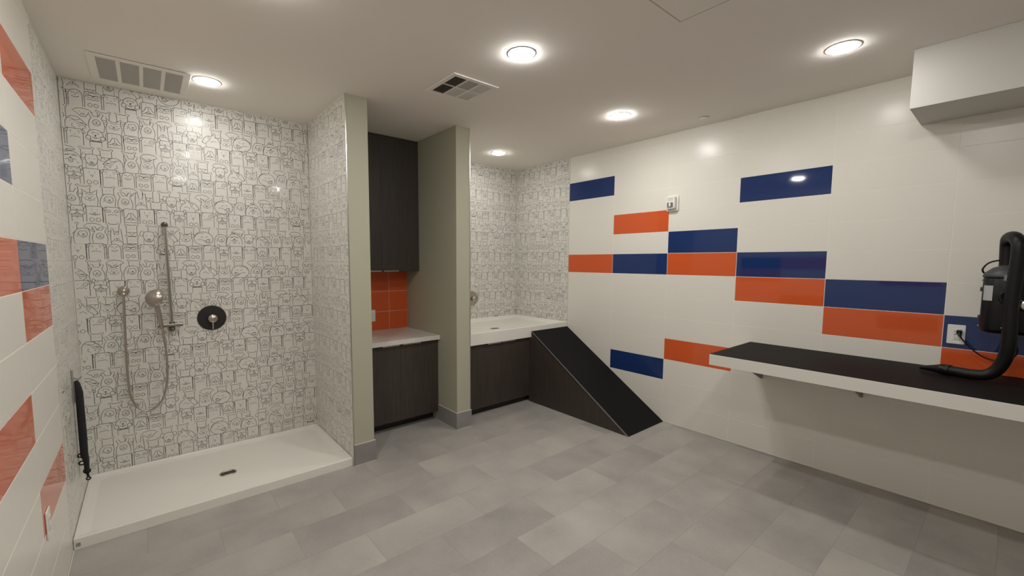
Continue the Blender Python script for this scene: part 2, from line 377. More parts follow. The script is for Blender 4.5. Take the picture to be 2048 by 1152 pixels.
def dog_tiles(mb, width, z0, z1, place, seed):
    """ink-drawn dogs over a wall patch of the given width; place(u, z, off) gives the world point"""
    rnd = random.Random(seed)
    e = .0011
    R = (e, width-e, z0+e, z1-e)
    place0 = place
    place = lambda u, z, off: place0(u, z, off-.0026)
    # the tile body
    mb.face([place(0, z0, 0), place(width, z0, 0), place(width, z1, 0), place(0, z1, 0)], M['dog_tile'])
    ink, body = M['ink'], M['dog_tile']
    level = [0.0]; base = [0.0]
    def ribbon(pl, w, off, closed=False):
        n = len(pl)
        if n < 2: return
        seq = pl+[pl[0]] if closed else pl
        N = len(seq); L = []; Rr = []
        for i, p in enumerate(seq):
            if closed: a = seq[i-1] if i > 0 else seq[-2]; b = seq[i+1] if i < N-1 else seq[1]
            else: a = seq[max(i-1, 0)]; b = seq[min(i+1, N-1)]
            dx, dy = b[0]-a[0], b[1]-a[1]; l = math.hypot(dx, dy) or 1
            nx, ny = -dy/l*w/2, dx/l*w/2
            L.append((p[0]+nx, p[1]+ny)); Rr.append((p[0]-nx, p[1]-ny))
        n0 = len(mb.v); mi = mb.mi(ink); ok = [inside(p, R) for p in seq]
        for a, b in zip(L, Rr):
            mb.v.append(tuple(place(a[0], a[1], off))); mb.v.append(tuple(place(b[0], b[1], off)))
        for i in range(N-1):
            if ok[i] and ok[i+1]:
                k = n0+2*i; mb.f.append((k+1, k+3, k+2, k)); mb.m.append(mi); mb.smooth.append(False)
    def draw(fn, k, ox, oy, flip, w):
        wd = .0030
        level[0] = base[0]
        for it in fn(k):
            T = lambda p: (ox+((w-p[0]) if flip else p[0]), oy+p[1])
            level[0] += .000006
            off = level[0]
            if it[0] == 'f':
                P = [T(p) for p in it[1]]
                if max(p[0] for p in P) < R[0] or min(p[0] for p in P) > R[1] or max(p[1] for p in P) < R[2] or min(p[1] for p in P) > R[3]: continue
                C = clip_poly(P, *R)
                if len(C) > 2:
                    # orientation towards the room
                    A = sum(C[i-1][0]*C[i][1]-C[i][0]*C[i-1][1] for i in range(len(C)))
                    if A < 0: C = C[::-1]
                    mb.face([place(p[0], p[1], off) for p in C], body)
                # refine the outline a little so that it can be clipped cleanly
                ribbon(P, wd, off+.000003, True)
            elif it[0] == 's':
                ribbon([T(p) for p in it[1]], it[2] if len(it) > 2 else wd*.85, off+.000003)
            else:
                c = T((it[1], it[2]))
                if inside(c, R):
                    q = [(c[0]+it[3]*math.cos(a*PI/3), c[1]+it[3]*math.sin(a*PI/3)) for a in range(6)]
                    mb.face([place(p[0], p[1], off+.000003) for p in q], ink)
    nb0 = math.floor((z0-1.57)/BAND)-1; nb1 = math.ceil((z1-1.57)/BAND)+1
    for b in range(nb1, nb0-1, -1):
        zb = 1.57+b*BAND
        for rowset, dy, jit in ((PEEK, .205, .004), (REAR, .128, .008), (FRONT, .0, .003)):
            if rowset is PEEK and zb+BAND > z0 and zb < z1:
                # plain tile face of this printed tile, hides the feet of the dogs above the joint
                za = max(z0, zb); zt = min(z1, zb+BAND); level[0] = base[0]+.00002
                mb.face([place(0, za, level[0]), place(width, za, level[0]), place(width, zt, level[0]), place(0, zt, level[0])], body)
                base[0] += .00003
            i = rnd.randrange(len(rowset)); x = -rnd.random()*.1-.02
            while x < width:
                fn, k, w = rowset[i % len(rowset)]
                draw(fn, k, x, zb+dy+rnd.uniform(-jit, jit), fn in (r_snout, r_shaggy, r_fat) and rnd.random() < .35, w)
                x += w+.002; i += 1
            base[0] += .00006
    top = base[0]+.0001
    b = nb0
    while b <= nb1:      # joints between the printed tiles
        z = 1.57+b*BAND
        if z0 < z < z1:
            mb.face([place(0, z-.0012, top), place(width, z-.0012, top), place(width, z+.0012, top), place(0, z+.0012, top)], M['grout'])
        b += 1

# ------------------------------------------------------------------ colour-blocked tile walls
def zrows(): # (z top, z bottom) per row, row -1 is the cut row under the ceiling
    rows = [(H, L0)]
    k = 0
    while L0-k*TH > .02:
        rows.append((L0-k*TH, max(0.0, L0-(k+1)*TH))); k += 1
    return rows
def tile_wall(mb, ya, ncols, place, colours):
    """place(y, z, off); columns run from ya towards the viewer"""
    yb = YB
    mb.face([place(ya, 0, -.0009), place(yb, 0, -.0009), place(yb, H, -.0009), place(ya, H, -.0009)], M['grout'])
    g = .0015; bv = .0007
    for r, (zt, zbm) in enumerate(zrows()):
        for c in range(ncols):
            y0 = ya-c*TW; y1 = max(yb, ya-(c+1)*TW)
            if y0 <= yb: break
            m = M[colours.get((c, r-1), 'white_tile')]
            a = [(y0-g, zbm+g), (y1+g, zbm+g), (y1+g, zt-g), (y0-g, zt-g)]
            b = [(y0-g-bv, zbm+g+bv), (y1+g+bv, zbm+g+bv), (y1+g+bv, zt-g-bv), (y0-g-bv, zt-g-bv)]
            mb.face([place(p[0], p[1], 0) for p in b], m)
            for i in range(4):
                j = (i+1) % 4
                mb.face([place(a[i][0], a[i][1], -.0011), place(a[j][0], a[j][1], -.0011), place(b[j][0], b[j][1], 0), place(b[i][0], b[i][1], 0)], m)

# right wall
mb = MB()
plR = lambda y, z, o: (-o, y, z)
tile_wall(mb, 0.0, 8, plR, {(0, 1): 'blue_tile', (3, 2): 'blue_tile', (1, 3): 'orange_tile', (2, 4): 'blue_tile', (0, 5): 'orange_tile', (1, 5): 'blue_tile',
          (2, 5): 'orange_tile', (3, 5): 'blue_tile', (3, 6): 'orange_tile', (4, 6): 'blue_tile', (4, 7): 'orange_tile', (5, 7): 'blue_tile', (5, 8): 'orange_tile',
          (2, 9): 'orange_tile', (1, 10): 'blue_tile', (6, 9): 'blue_tile'})
dog_tiles(mb, YT, 0, H, lambda u, z, o: (-o, YT-u, z), 5)
mb.box(.006, .1, YB, YT+.1, 0, H, M['grout'])
mb.build('wall_right', props=STRUCT)
# left wall
mb = MB()
plL = lambda y, z, o: (XL+o, y, z)
tile_wall(mb, DOGY, 8, plL, {(0, 1): 'orange_tile', (1, 3): 'blue_tile', (0, 5): 'blue_tile', (1, 5): 'orange_tile', (0, 6): 'orange_tile', (1, 8): 'orange_tile', (0, 10): 'orange_tile',
          (2, 2): 'blue_tile', (3, 6): 'orange_tile', (3, 9): 'blue_tile'})
dog_tiles(mb, YS-DOGY, 0, H, lambda u, z, o: (XL+o, DOGY+u, z), 11)
mb.box(XL-.1, XL-.006, YB, YS+.1, 0, H, M['grout'])
mb.build('wall_left', props=STRUCT)
# shower back wall
mb = MB(); dog_tiles(mb, P1[0]-XL, 0, H, lambda u, z, o: (XL+u, YS-o, z), 23)
mb.box(XL, P1[0], YS+.006, YS+.1, 0, H, M['grout'])
mb.build('wall_shower_back', props=STRUCT)
# tub alcove back wall
mb = MB(); dog_tiles(mb, 0-P2[1], 0, H, lambda u, z, o: (P2[1]+u, YT-o, z), 37)
mb.box(P2[1], 0, YT+.006, YT+.1, 0, H, M['grout'])
mb.build('wall_tub_back', props=STRUCT)
# niche back wall: painted, with an orange tile splashback between counter and upper cabinet
mb = MB()
mb.box(P1[1], P2[0], YN+.004, YN+.1, 0, H, M['sage'])
mb.face([(P1[1], YN, .84), (P2[0], YN, .84), (P2[0], YN, 1.5), (P1[1], YN, 1.5)], M['grout'])
for zz in ((.845, 1.04), (1.04, 1.25), (1.25, 1.46)):
    x = P2[0]
    while x > P1[1]+.01:
        xn = max(P1[1], x-.209); g = .0014
        mb.box(xn+g, x-g, YN-.0025, YN-.0002, zz[0]+g, zz[1]-g, M['orange_tile'], .0008, 1); x = xn
mb.build('wall_niche_back', props=STRUCT)
# partitions
mb = MB()
mb.box(P1[0]+.006, P1[1], P1[2], YN+.1, 0, H, M['sage'])
dog_tiles(mb, YS-P1[2], 0, H, lambda u, z, o: (P1[0]-o, YS-u, z), 51)
mb.face([(P1[0], P1[2], 0), (P1[0]+.007, P1[2], 0), (P1[0]+.007, P1[2], H), (P1[0], P1[2], H)], M['dog_tile'])
mb.build('wall_partition_left', props=STRUCT)
mb = MB()
mb.box(P2[0], P2[1]-.006, P2[2], YT+.1, 0, H, M['sage'])
dog_tiles(mb, YT-P2[2], 0, H, lambda u, z, o: (P2[1]+o, P2[2]+u, z), 67)
mb.face([(P2[1]-.007, P2[2], 0), (P2[1], P2[2], 0), (P2[1], P2[2], H), (P2[1]-.007, P2[2], H)], M['dog_tile'])
mb.build('wall_partition_right', props=STRUCT)
# wall behind the viewer
mb = MB(); mb.box(XL, 0, YB-.1, YB, 0, H, M['soffit']); mb.build('wall_front', props=STRUCT)
# floor, ceiling
mb = MB(); mb.box(XL-.1, .1, YB-.1, YT+.1, -.1, 0, M['floor']); mb.build('floor', props=STRUCT)
mb = MB(); mb.box(XL-.1, .1, YB-.1, YT+.1, H, H+.1, M['ceiling']); mb.build('ceiling', props=STRUCT)
# boxed-in soffit over the shelf
mb = MB(); mb.box(-.45, -.0005, YB, -2.882, 2.43, H-.0005, M['soffit'], .002, 2); mb.build('ceiling_soffit', props=STRUCT)
# steel edge strips on the tiled partition corners
for i, (x, y) in enumerate(((P1[0]+.001, P1[2]), (P2[1]-.001, P2[2]))):
    mb = MB(); mb.box(x-.004, x+.004, y-.003, y+.004, .17 if i else .0, H, M['steel'], .0012, 2)
    mb.build('trim_%d' % (i+1), props=STRUCT)
mb = MB(); mb.box(-.0035, -.0005, -.005, .004, .0, H, M['caulk'], .001, 1); mb.build('trim_3', props=STRUCT)
mb = MB(); mb.box(-.006, -.0002, YB, -1.235, .0005, .006, M['caulk'], .002, 1); mb.build('trim_4', props=STRUCT)
mb = MB(); mb.box(XL+.0002, XL+.006, YB, -.235, .0005, .006, M['caulk'], .002, 1); mb.build('trim_5', props=STRUCT)
# tile baseboards wrapped round the partition ends
def base_wrap(name, x0, x1, y0, yl, yr, h):
    mb = MB(); t = .010
    ax0 = x0-t if yl is not None else x0
    ax1 = x1+t if yr is not None else x1
    mb.box(ax0, ax1, y0-t, y0-.0005, .002, h, M['base_tile'], .0012, 1)
    if yl is not None: mb.box(x0-t, x0-.0005, y0, yl, .002, h, M['base_tile'], .0012, 1)
    if yr is not None: mb.box(x1+.0005, x1+t, y0, yr, .002, h, M['base_tile'], .0012, 1)
    mb.box(ax0, ax1, y0-t*.8, y0-.0006, h, h+.0035, M['caulk'], .0012, 1)
    if yl is not None: mb.box(x0-t*.8, x0-.0006, y0, yl, h, h+.0035, M['caulk'], .0012, 1)
    if yr is not None: mb.box(x1+.0006, x1+t*.8, y0, yr, h, h+.0035, M['caulk'], .0012, 1)
    mb.box(ax0-.003, ax1+.003, y0-t-.003, y0-t+.001, .0004, .003, M['caulk'], .001, 1)
    if yl is not None: mb.box(x0-t-.003, x0-t+.001, y0-t, yl, .0004, .003, M['caulk'], .001, 1)
    mb.build(name, props=STRUCT)
base_wrap('baseboard_left', P1[0]+.004, P1[1], P1[2], None, .17, .162)
base_wrap('baseboard_right', P2[0], P2[1], P2[2], .17, -.012, .155)

# ------------------------------------------------------------------ ceiling things
def lamp(loc, label, led='led'):
    t = thing('recessed_light', loc, label, 'ceiling light', 'recessed ceiling lights')
    mb = MB(); prof = [(.082, -.0006), (.082, -.002), (.078, -.0032), (.0664, -.0034), (.0658, -.0012)]
    mb.lathe([(r, -d) for r, d in prof], loc, (0, 0, -1), M['plastic'], 40)
    mb.build('trim_ring', t, loc)
    mb = MB(); mb.lathe([(.0655, .0015), (.0645, .007), (.060, .0105), (.05, .013), (.03, .0145), (.0, .015)], loc, (0, 0, -1), M[led], 36)
    mb.build('diffuser', t, loc)
    return t
l0 = lamp((-3.494, .145, H), 'round recessed light above the white shower pan, beside the long vent', 'led_soft')
copy_tree(l0, (-.793, -2.636, H), 'round recessed light nearest the white boxed soffit')
copy_tree(l0, (-.786, .35, H), 'round recessed light inside the tub alcove')
l0 = lamp((-2.133, -1.455, H), 'round recessed light in the middle of the ceiling, nearest the square vent')
for loc, lab in (((-.792, -1.206, H), 'round recessed light above the wall alarm, between two other lights on the right'),
                 ((-3.42, -1.28, H), 'round recessed light near the left wall, out past the shower'),
                 ((-2.133, -3.1, H), 'added unseen fill light behind the viewer in the middle of the room'),  # this and the next: unseen fill lamps added behind the viewer
                 ((-3.42, -3.0, H), 'added unseen fill light behind the viewer near the left wall')):
    copy_tree(l0, loc, lab)

def vent(name, loc, w, d, nx, ny, label, slat_mats, frame, bar, tilts, fm=None, fd=.011):
    fm = fm or M['vent']; k_ = fd/.011
    t = thing(name, loc, label, 'air vent')
    x0, y0, z = loc[0]-w/2, loc[1]-d/2, loc[2]-.0006
    mb = MB(); mb.box(x0+frame*.6, x0+w-frame*.6, y0+frame*.6, y0+d-frame*.6, z-.0012, z, M['dark']); mb.build('duct_shade_sheet', t, loc)  # black sheet stands for the dark inside the duct; ceiling is not cut
    mb = MB()
    for a in ((x0, x0+w, y0, y0+frame), (x0, x0+w, y0+d-frame, y0+d), (x0, x0+frame, y0+frame, y0+d-frame), (x0+w-frame, x0+w, y0+frame, y0+d-frame)):
        mb.box(a[0], a[1], a[2], a[3], z-fd, z-.0014, fm, .003*k_, 2)
    cw = (w-2*frame-(nx-1)*bar)/nx; cd = (d-2*frame-(ny-1)*bar)/ny
    for i in range(nx-1):
        x = x0+frame+(i+1)*cw+i*bar; mb.box(x, x+bar, y0+frame-.001, y0+d-frame+.001, z-.010*k_, z-.0014, fm, .0015*k_, 1)
    for j in range(ny-1):
        y = y0+frame+(j+1)*cd+j*bar; mb.box(x0+frame-.001, x0+w-frame+.001, y, y+bar, z-.0098*k_, z-.0016, fm, .0015*k_, 1)
    mb.build('vent_frame', t, loc)
    for i in range(nx):
        for j in range(ny):
            mb = MB(); cx0 = x0+frame+i*(cw+bar); cy0 = y0+frame+j*(cd+bar)
            tl, axis, pitch = tilts[i][j]
            n = int((cw if axis == 'y' else cd)/pitch)
            for k in range(n):
                c = (cx0 if axis == 'y' else cy0)+(k+.5)*(cw if axis == 'y' else cd)/n
                dh = .0034*k_*math.cos(math.radians(tl)); dw = .0052*math.sin(math.radians(tl))
                A, B = (c-dw, z-.0052*k_-dh), (c+dw, z-.0052*k_+dh); th = .0005
                q = [(A[0]-th, A[1]), (A[0]+th, A[1]), (B[0]+th, B[1]), (B[0]-th, B[1])]
                if axis == 'y': mb.prism(q, 1, cy0, cy0+cd, slat_mats[i][j])
                else: mb.prism(q, 0, cx0, cx0+cw, slat_mats[i][j])
            mb.build('louver_panel', t, loc)
    return t
vd, ve = M['vent_dust_gap_shade'], M['vent']
vent('ceiling_vent', (-2.115, -.835, H), .37, .36, 3, 2, 'square louvred ceiling vent with two dark open sections, above the green-grey partitions',
     [[vd, vd], [vd, ve], [ve, ve]], .033, .009, [[(22, 'y', .0135), (22, 'y', .0135)], [(78, 'y', .0098), (82, 'y', .0096)], [(82, 'y', .0096), (82, 'y', .0096)]], M['ceiling'], .009)
vent('exhaust_grille', (-3.835, .318, H), .50, .47, 4, 1, 'long pale dusty grille of four panels above the shower', [[vd]]*4, .04, .02, [[(84, 'x', .0097)]]*4, M['ceiling'], .008)
# access panel
t = thing('access_panel', (-2.02, -2.5, H), 'flush square access panel in the ceiling, cut off by the top edge', 'ceiling panel')
mb = MB(); mb.box(-2.30, -1.748, -2.76, -2.197, H-.0024, H-.0008, M['ceiling'], .0004, 1); mb.build('panel_door', t, (-2.02, -2.5, H))
mb = MB(); mb.box(-2.307, -1.740, -2.767, -2.189, H-.0014, H-.0004, M['vent_dust_gap_shade']); mb.build('gap_shade_sheet', t, (-2.02, -2.5, H))  # grey sheet draws the shaded joint round the door; no real recess
# sprinkler cover
t = thing('sprinkler_cover', (-.215, -1.615, H), 'small flat round sprinkler cover on ceiling near the right wall', 'sprinkler')
mb = MB(); mb.lathe([(.034, .0006), (.034, .006), (.032, .008), (0, .0085)], (-.215, -1.615, H), (0, 0, -1), M['ceiling'], 28); mb.build('cover_plate', t, (-.215, -1.615, H))
mb = MB(); mb.lathe([(.028, .0004), (.028, .0005)], (-.215, -1.615, H), (0, 0, -1), M['dark'], 24); 
mb.lathe([(.037, .0006), (.037, .0022), (.036, .003), (.0345, .003)], (-.215, -1.615, H), (0, 0, -1), M['nickel_dark'], 28); mb.build('cover_ring', t, (-.215, -1.615, H))

# ------------------------------------------------------------------ pans
def pan(name, x0, x1, y0, y1, z0, z1, depth, rim, drain, label, cat):
    org = ((x0+x1)/2, (y0+y1)/2, z0); t = thing(name, org, label, cat)
    g = GAP*2; x0 += g; x1 -= g; y1 -= g
    mb = MB()
    def ring(ix, iy0, iy1, z, r=.02, n=4):
        return [(p[0], p[1], z) for p in rrect(x0+ix, x1-ix, y0+iy0, y1-iy1, r, n)]
    rs = [ring(0, 0, 0, z0+.0005, .004), ring(0, 0, 0, z1-.005, .004), ring(.0015, .0015, .0015, z1-.0015, .005), ring(.005, .005, .005, z1, .006)]
    k = rim
    rs += [ring(k*.55, k*.75, k*.45, z1-.001, .012), ring(k*.7, k, k*.6, z1-.006, .016), ring(k, k*1.25, k*.9, z1-.012, .02), ring(k*1.3, k*1.5, k*1.15, z1-.015, .024), ring(k*1.45, k*1.7, k*1.35, z1-depth*.8, .03), ring(k*1.9, k*2.1, k*1.8, z1-depth, .05)]
    mb.grid(rs[:3], M['acrylic'], True, (True, False), False)
    mb.grid(rs[2:5], M['acrylic'], True, (False, False), False)
    mb.grid(rs[4:], M['acrylic'], True, (False, False), True)
    # sloping floor towards the drain
    dx, dy = drain; last = rs[-1]; zc = z1-depth-.008
    inner = [(dx+(p[0]-dx)*.4, dy+(p[1]-dy)*.4, (p[2]+zc)/2+.001) for p in last]
    R = .053; m_ = len(last)
    circ = []
    for p in last:
        a = math.atan2(p[1]-dy, p[0]-dx); circ.append((dx+R*math.cos(a), dy+R*math.sin(a), zc))
    mb.grid([last, inner, circ], M['acrylic'], True, (False, False), True)
    mb.build('pan_body', t, org)
    mb = MB(); o = (dx, dy, zc)
    mb.lathe([(.0535, -.002), (.0535, .0015), (.050, .003), (.046, .0015), (.046, -.004)], o, (0, 0, 1), M['nickel'], 36)
    d = mb.build('drain', t, org)
    mb = MB(); mb.lathe([(.0455, -.003), (.0455, .0), (0, .0)], o, (0, 0, 1), M['nickel_dark'], 32, False)
    for rr, n in ((.012, 6), (.024, 12), (.036, 18)):
        for j in range(n):
            a = 2*PI*j/n; c = (dx+rr*math.cos(a), dy+rr*math.sin(a), zc+.0003)
            mb.lathe([(.0036, -.001), (.0036, 0.0), (0, 0)], c, (0, 0, 1), M['dark'], 8, False)
    mb.build('drain_grate', d, org)
    return t, org
t, org = pan('shower_pan', XL, P1[0], -.2297, YS, 0, .062, .022, .033, (-3.488, .163), 'low white acrylic shower pan on the floor under the hand shower', 'shower pan')
mb = MB(); mb.box(-4.247, -4.228, -.2312, -.2299, .016, .037, M['bracket'], .0008, 1)
mb.build('stamped_badge', t, org, props={'label': 'small grey square mark at the left end of the curb'})
pan('tub_basin', P2[1], 0, 0.0, YT, .73, .85, .035, .04, (-.842, .334), 'raised white acrylic dog-bath basin on the dark cabinet', 'bath basin')

# ------------------------------------------------------------------ cabinets
def edge_pull(parent, org, x0, x1, y, z, up=True):
    mb = MB(); mb.box(x0, x1, y-.021, y-.001, z, z+.003, M['nickel'], .0008, 1)
    mb.box(x0, x1, y-.022, y-.0195, z-(.009 if up else .0), z+(.003 if up else .012), M['nickel'], .0008, 1)
    return mb.build('edge_pull', parent, org)
def cabinet(name, x0, x1, yf, yb, z0, z1, zk, yk, label, pulls, top=True, seam=None):
    org = ((x0+x1)/2, (yf+yb)/2, z0); t = thing(name, org, label, 'cabinet'); g = GAP
    mb = MB(); mb.box(x0+g, x1-g, yf+.021, yb-.002, zk+.001 if zk else z0+g, z1-g, M['wood'], .001, 1); mb.build('cabinet_body', t, org)
    if zk:
        mb = MB(); mb.box(x0+g, x1-g, yk, yb-.006, .001, zk, M['kick']); mb.build('toe_kick', t, org)
    sm = seam if seam is not None else (x0+x1)/2
    for i, (a, b) in enumerate(((x0, sm), (sm, x1))):
        mb = MB(); mb.box(a+.0006, b-.0006, yf, yf+.019, z0+(zk or 0)+.004, z1-(.004 if top else .002), M['wood'], .0012, 2)
        d = mb.build('door', t, org)
        edge_pull(d, org, pulls[i][0], pulls[i][1], yf, z1-.004 if top else z0+.001, top)
    return t, org
cabinet('base_cabinet', P1[1], P2[0], .176, YN, 0, .808, .085, .28, 'dark wood base cabinet under the pale counter between the partitions', ((-2.28, -2.115), (-2.08, -1.894)), seam=-2.097)
cabinet('upper_cabinet', P1[1], P2[0], .525, YN, 1.46, H-.001, 0, 0, 'tall dark wood wall cabinet hung above the orange splashback', ((-2.275, -2.115), (-2.09, -1.933)), top=False, seam=-2.101)
cabinet('tub_cabinet', P2[1], -.001, .03, YT, 0, .729, .06, .075, 'dark wood cabinet carrying the raised dog-bath basin', ((-1.202, -1.02), (-1.008, -.827)), seam=-1.014)
# niche counter
t = thing('countertop', ((P1[1]+P2[0])/2, .47, .81), 'pale stone countertop on the niche base cabinet', 'countertop')
mb = MB(); mb.box(P1[1]+GAP, P2[0]-GAP, .139, YN-.004, .8095, .8515, M['stone'], .002, 2)
mb.build('counter_slab', t, ((P1[1]+P2[0])/2, .47, .81))

# ------------------------------------------------------------------ ramp
org = (-.3, -.6, 0); t = thing('dog_ramp', org, 'dark wooden ramp with black rubber top leading up to the dog-bath basin', 'ramp')
xr0, xr1 = -.597, -.002
zt = .795
mb = MB(); mb.prism([(.028, .001), (-.0008, .001), (-1.215, .001), (-.0012, zt-.012), (-.0012, .728), (.028, .728)][0:1]+[(-1.21, .001), (-.0016, zt-.022), (-.0016, .7285), (.028, .7285)], 0, xr0, xr0+.02, M['wood'], .0006)
mb.build('side_panel', t, org)
mb = MB(); mb.prism([(-1.19, .004), (-.0016, zt-.026), (-.0016, .02), (-.03, .004)], 0, xr0+.021, xr1, M['wood'])
mb.build('ramp_core', t, org)
mb = MB(); mb.prism([(-1.245, .001), (-1.235, .008), (-.0016, zt), (-.0016, zt-.02), (-1.212, .001)], 0, xr0+.004, xr1, M['rubber'], .001)
mb.build('rubber_tread', t, org)
mb = MB(); mb.prism([(-1.247, .001), (-1.237, .0095), (-.0016, zt+.002), (-.0016, zt-.006), (-1.222, .001)], 0, xr0-.0025, xr0+.0035, M['edge_grey'], .0008)
mb.build('edge_strip', t, org, props={'label': 'thin grey metal edge strip'})

# ------------------------------------------------------------------ grooming shelf
ys0 = -1.9735; org = (-.37, -3.2, .823)
t = thing('grooming_shelf', org, 'long white wall shelf with black top along the right wall', 'shelf')
mb = MB(); mb.box(-.744, -.0008, YB+.001, ys0, .823, .8995, M['shelf_white'], .0015, 2); mb.build('shelf_body', t, org)
mb = MB(); mb.box(-.7415, -.0008, YB+.001, ys0-.0015, .8997, .9025, M['blacktop'], .0006, 1); mb.build('black_top', t, org)
for y in (-2.07, -2.695, -3.62, -4.2):
    mb = MB()
    mb.prism([(-.001, .8225), (-.48, .8225), (-.48, .812), (-.02, .618), (-.001, .614)], 1, y-.003, y+.003, M['bracket'], .0006)
    mb.box(-.0045, -.0008, y-.012, y+.012, .612, .8225, M['bracket'], .0008, 1)
    mb.box(-.5, -.0008, y-.012, y+.012, .8185, .8225, M['bracket'], .0008, 1)
    mb.build('shelf_bracket', t, org)

# ------------------------------------------------------------------ wall alarm
org = (0, -1.262, 2.105); t = thing('fire_alarm', org, 'small white square alarm strobe on the tiled wall above an orange tile', 'alarm')
def rbox_x(mb, x0, x1, y0, y1, z0, z1, r, m, n=5, ed=.003):
    def rg(i, x): return [(x, p[0], p[1]) for p in rrect(y0+i, y1-i, z0+i, z1-i, max(r-i, .001), n)]
    mb.grid([rg(0, x1), rg(0, x0+ed), rg(ed*.3, x0+ed*.3), rg(ed, x0)], m, True, (True, True))
mb = MB(); rbox_x(mb, -.016, .0003, -1.318, -1.206, 2.032, 2.182, .016, M['plastic']); mb.build('back_plate', t, org)
mb = MB(); rbox_x(mb, -.052, -.0165, -1.302, -1.218, 2.052, 2.168, .014, M['plastic'], ed=.006); h = mb.build('housing', t, org)
mb = MB(); rbox_x(mb, -.062, -.0522, -1.288, -1.232, 2.068, 2.112, .006, M['lens'], ed=.004); l = mb.build('strobe_lens', t, org)
mb = MB(); mb.box(-.0635, -.0622, -1.268, -1.252, 2.072, 2.108, M['plastic'], .0006, 1); mb.build('flash_tube', l, org)
mb = MB()
for k in range(5): mb.box(-.0532, -.0521, -1.286, -1.234, 2.128+k*.006, 2.1305+k*.006, M['vent_dust_gap_shade'])
mb.build('sounder_slots', h, org)

# ------------------------------------------------------------------ outlets
def outlet(org, wall, label, gfci=True):
    """wall: function (u sideways, z up, off outwards)->world"""
    t = thing('wall_outlet', org, label, 'outlet')
    def plate(mb, u0, u1, z0, z1, o0, o1, m, r=.004, ed=.0015):
        def rg(i, o): return [wall(p[0], p[1], o) for p in rrect(u0+i, u1-i, z0+i, z1-i, max(r-i, .0008), 3)]
        mb.grid([rg(0, o0), rg(0, o1-ed), rg(ed*.4, o1-ed*.3), rg(ed, o1)], m, True, (True, True))
    mb = MB(); plate(mb, -.0385, .0385, -.06, .06, .0008, .0065, M['plastic'], .006, .003); p = mb.build('cover_plate', t, org, fix=True)
    mb = MB(); plate(mb, -.0165, .0165, -.033, .033, .0067, .0085, M['plastic'], .003, .0008)
    for zc in (-.019, .019):
        for du, hh in ((-.0062, .0045), (.0062, .0038)):
            plate(mb, du-.001, du+.001, zc-hh, zc+hh, .0086, .0088, M['dark'], .0008, .0001)
        plate(mb, -.0022, .0022, zc-.0115, zc-.0075, .0086, .0088, M['dark'], .0015, .0001)
    if gfci:
        plate(mb, -.008, -.001, -.003, .003, .0086, .0092, M['label_grey'], .0008, .0002); plate(mb, .001, .008, -.003, .003, .0086, .0092, M['vent_dust_gap_shade'], .0008, .0002)
    mb.build('receptacle', p, org, fix=True)
    return t
o = (0, -3.118, 1.119)
outlet(o, lambda u, z, f: (o[0]-f, o[1]-u, o[2]+z), 'white outlet in the blue tile above the shelf, black plug in it')
o2 = (-2.099, YN-.0025, 1.004)
outlet(o2, lambda u, z, f: (o2[0]+u, o2[1]-f, o2[2]+z), 'white outlet on the orange splashback beside the left partition')
o3 = (XL, -.805, .447)
outlet(o3, lambda u, z, f: (o3[0]+f, o3[1]+u, o3[2]+z), 'white outlet low on the left tiled wall over an orange tile', False)

# ------------------------------------------------------------------ shower fittings
yw = YS+.001
org = (-3.745, yw, 1.08); t = thing('shower_slide_bar', org, 'brushed nickel vertical slide bar on the illustrated shower wall', 'slide bar')
mb = MB()
bt, bb = (-3.752, .60, 1.835), (-3.744, .60, 1.045)
mb.prism([(-3.7625, bt[2]), (-3.7415, bt[2]), (-3.7335, bb[2]), (-3.7545, bb[2])], 1, .594, .606, M['nickel'], .003)
mb.prism([(-3.7540, bt[2]-.02), (-3.7500, bt[2]-.02), (-3.7420, bb[2]+.02), (-3.7460, bb[2]+.02)], 1, .5930, .5945, M['nickel_dark'])
mb.build('bar', t, org)
for p in ((-3.752, .60, 1.826), (-3.744, .60, 1.055)):
    mb = MB(); mb.lathe([(.021, 0), (.021, .004), (.012, .008), (.011, yw-.60-.004), (.014, yw-.60)], (p[0], yw-.0003, p[2]), (0, -1, 0), M['nickel_dark'], 24)
    mb.lathe([(.0, -.018), (.012, -.017), (.0165, -.010), (.0175, .0), (.0165, .010), (.012, .017), (.0, .018)], p, (0, -1, 0), M['nickel_dark'], 24)
    mb.build('wall_mount', t, org, fix=True)
mb = MB(); mb.box(-3.832, -3.676, .572, .600, 1.086, 1.0965, M['nickel'], .003, 2); mb.box(-3.829, -3.680, .574, .598, 1.0745, 1.0855, M['nickel_dark'], .003, 2)
mb.lathe([(.0165, -.022), (.0175, -.02), (.0175, .02), (.0165, .022)], (-3.744, .596, 1.087), (0, 0, 1), M['nickel_dark'], 24)
mb.build('holder_slide', t, org, fix=True)
# hand shower hangs in the holder
org = (-3.815, .56, 1.1); t = thing('hand_shower', org, 'brushed nickel hand shower with round head, held on the slide bar', 'hand shower')
mb = MB(); mb.tube([(-3.806, .558, 1.065), (-3.812, .552, 1.13), (-3.82, .545, 1.20), (-3.828, .535, 1.25)], .012, M['nickel'], 16, sub=5, rad=[.0115, .0135, .0145, .016]); mb.build('handle', t, org, fix=True)
mb = MB(); ax = Vector((.86, .38, -.30)).normalized()
mb.lathe([(0, -.062), (.022, -.059), (.043, -.047), (.060, -.026), (.067, -.004), (.0675, .008), (.064, .013), (.060, .014), (0, .014)], Vector((-3.829, .535, 1.293)), ax, M['nickel'], 40)
hd = mb.build('shower_head', t, org, fix=True)
mb = MB(); mb.lathe([(.0575, .0142), (.0575, .0155), (.0, .0165)], Vector((-3.829, .535, 1.293)), ax, M['bracket'], 32)
mb.build('spray_face', hd, org, fix=True)
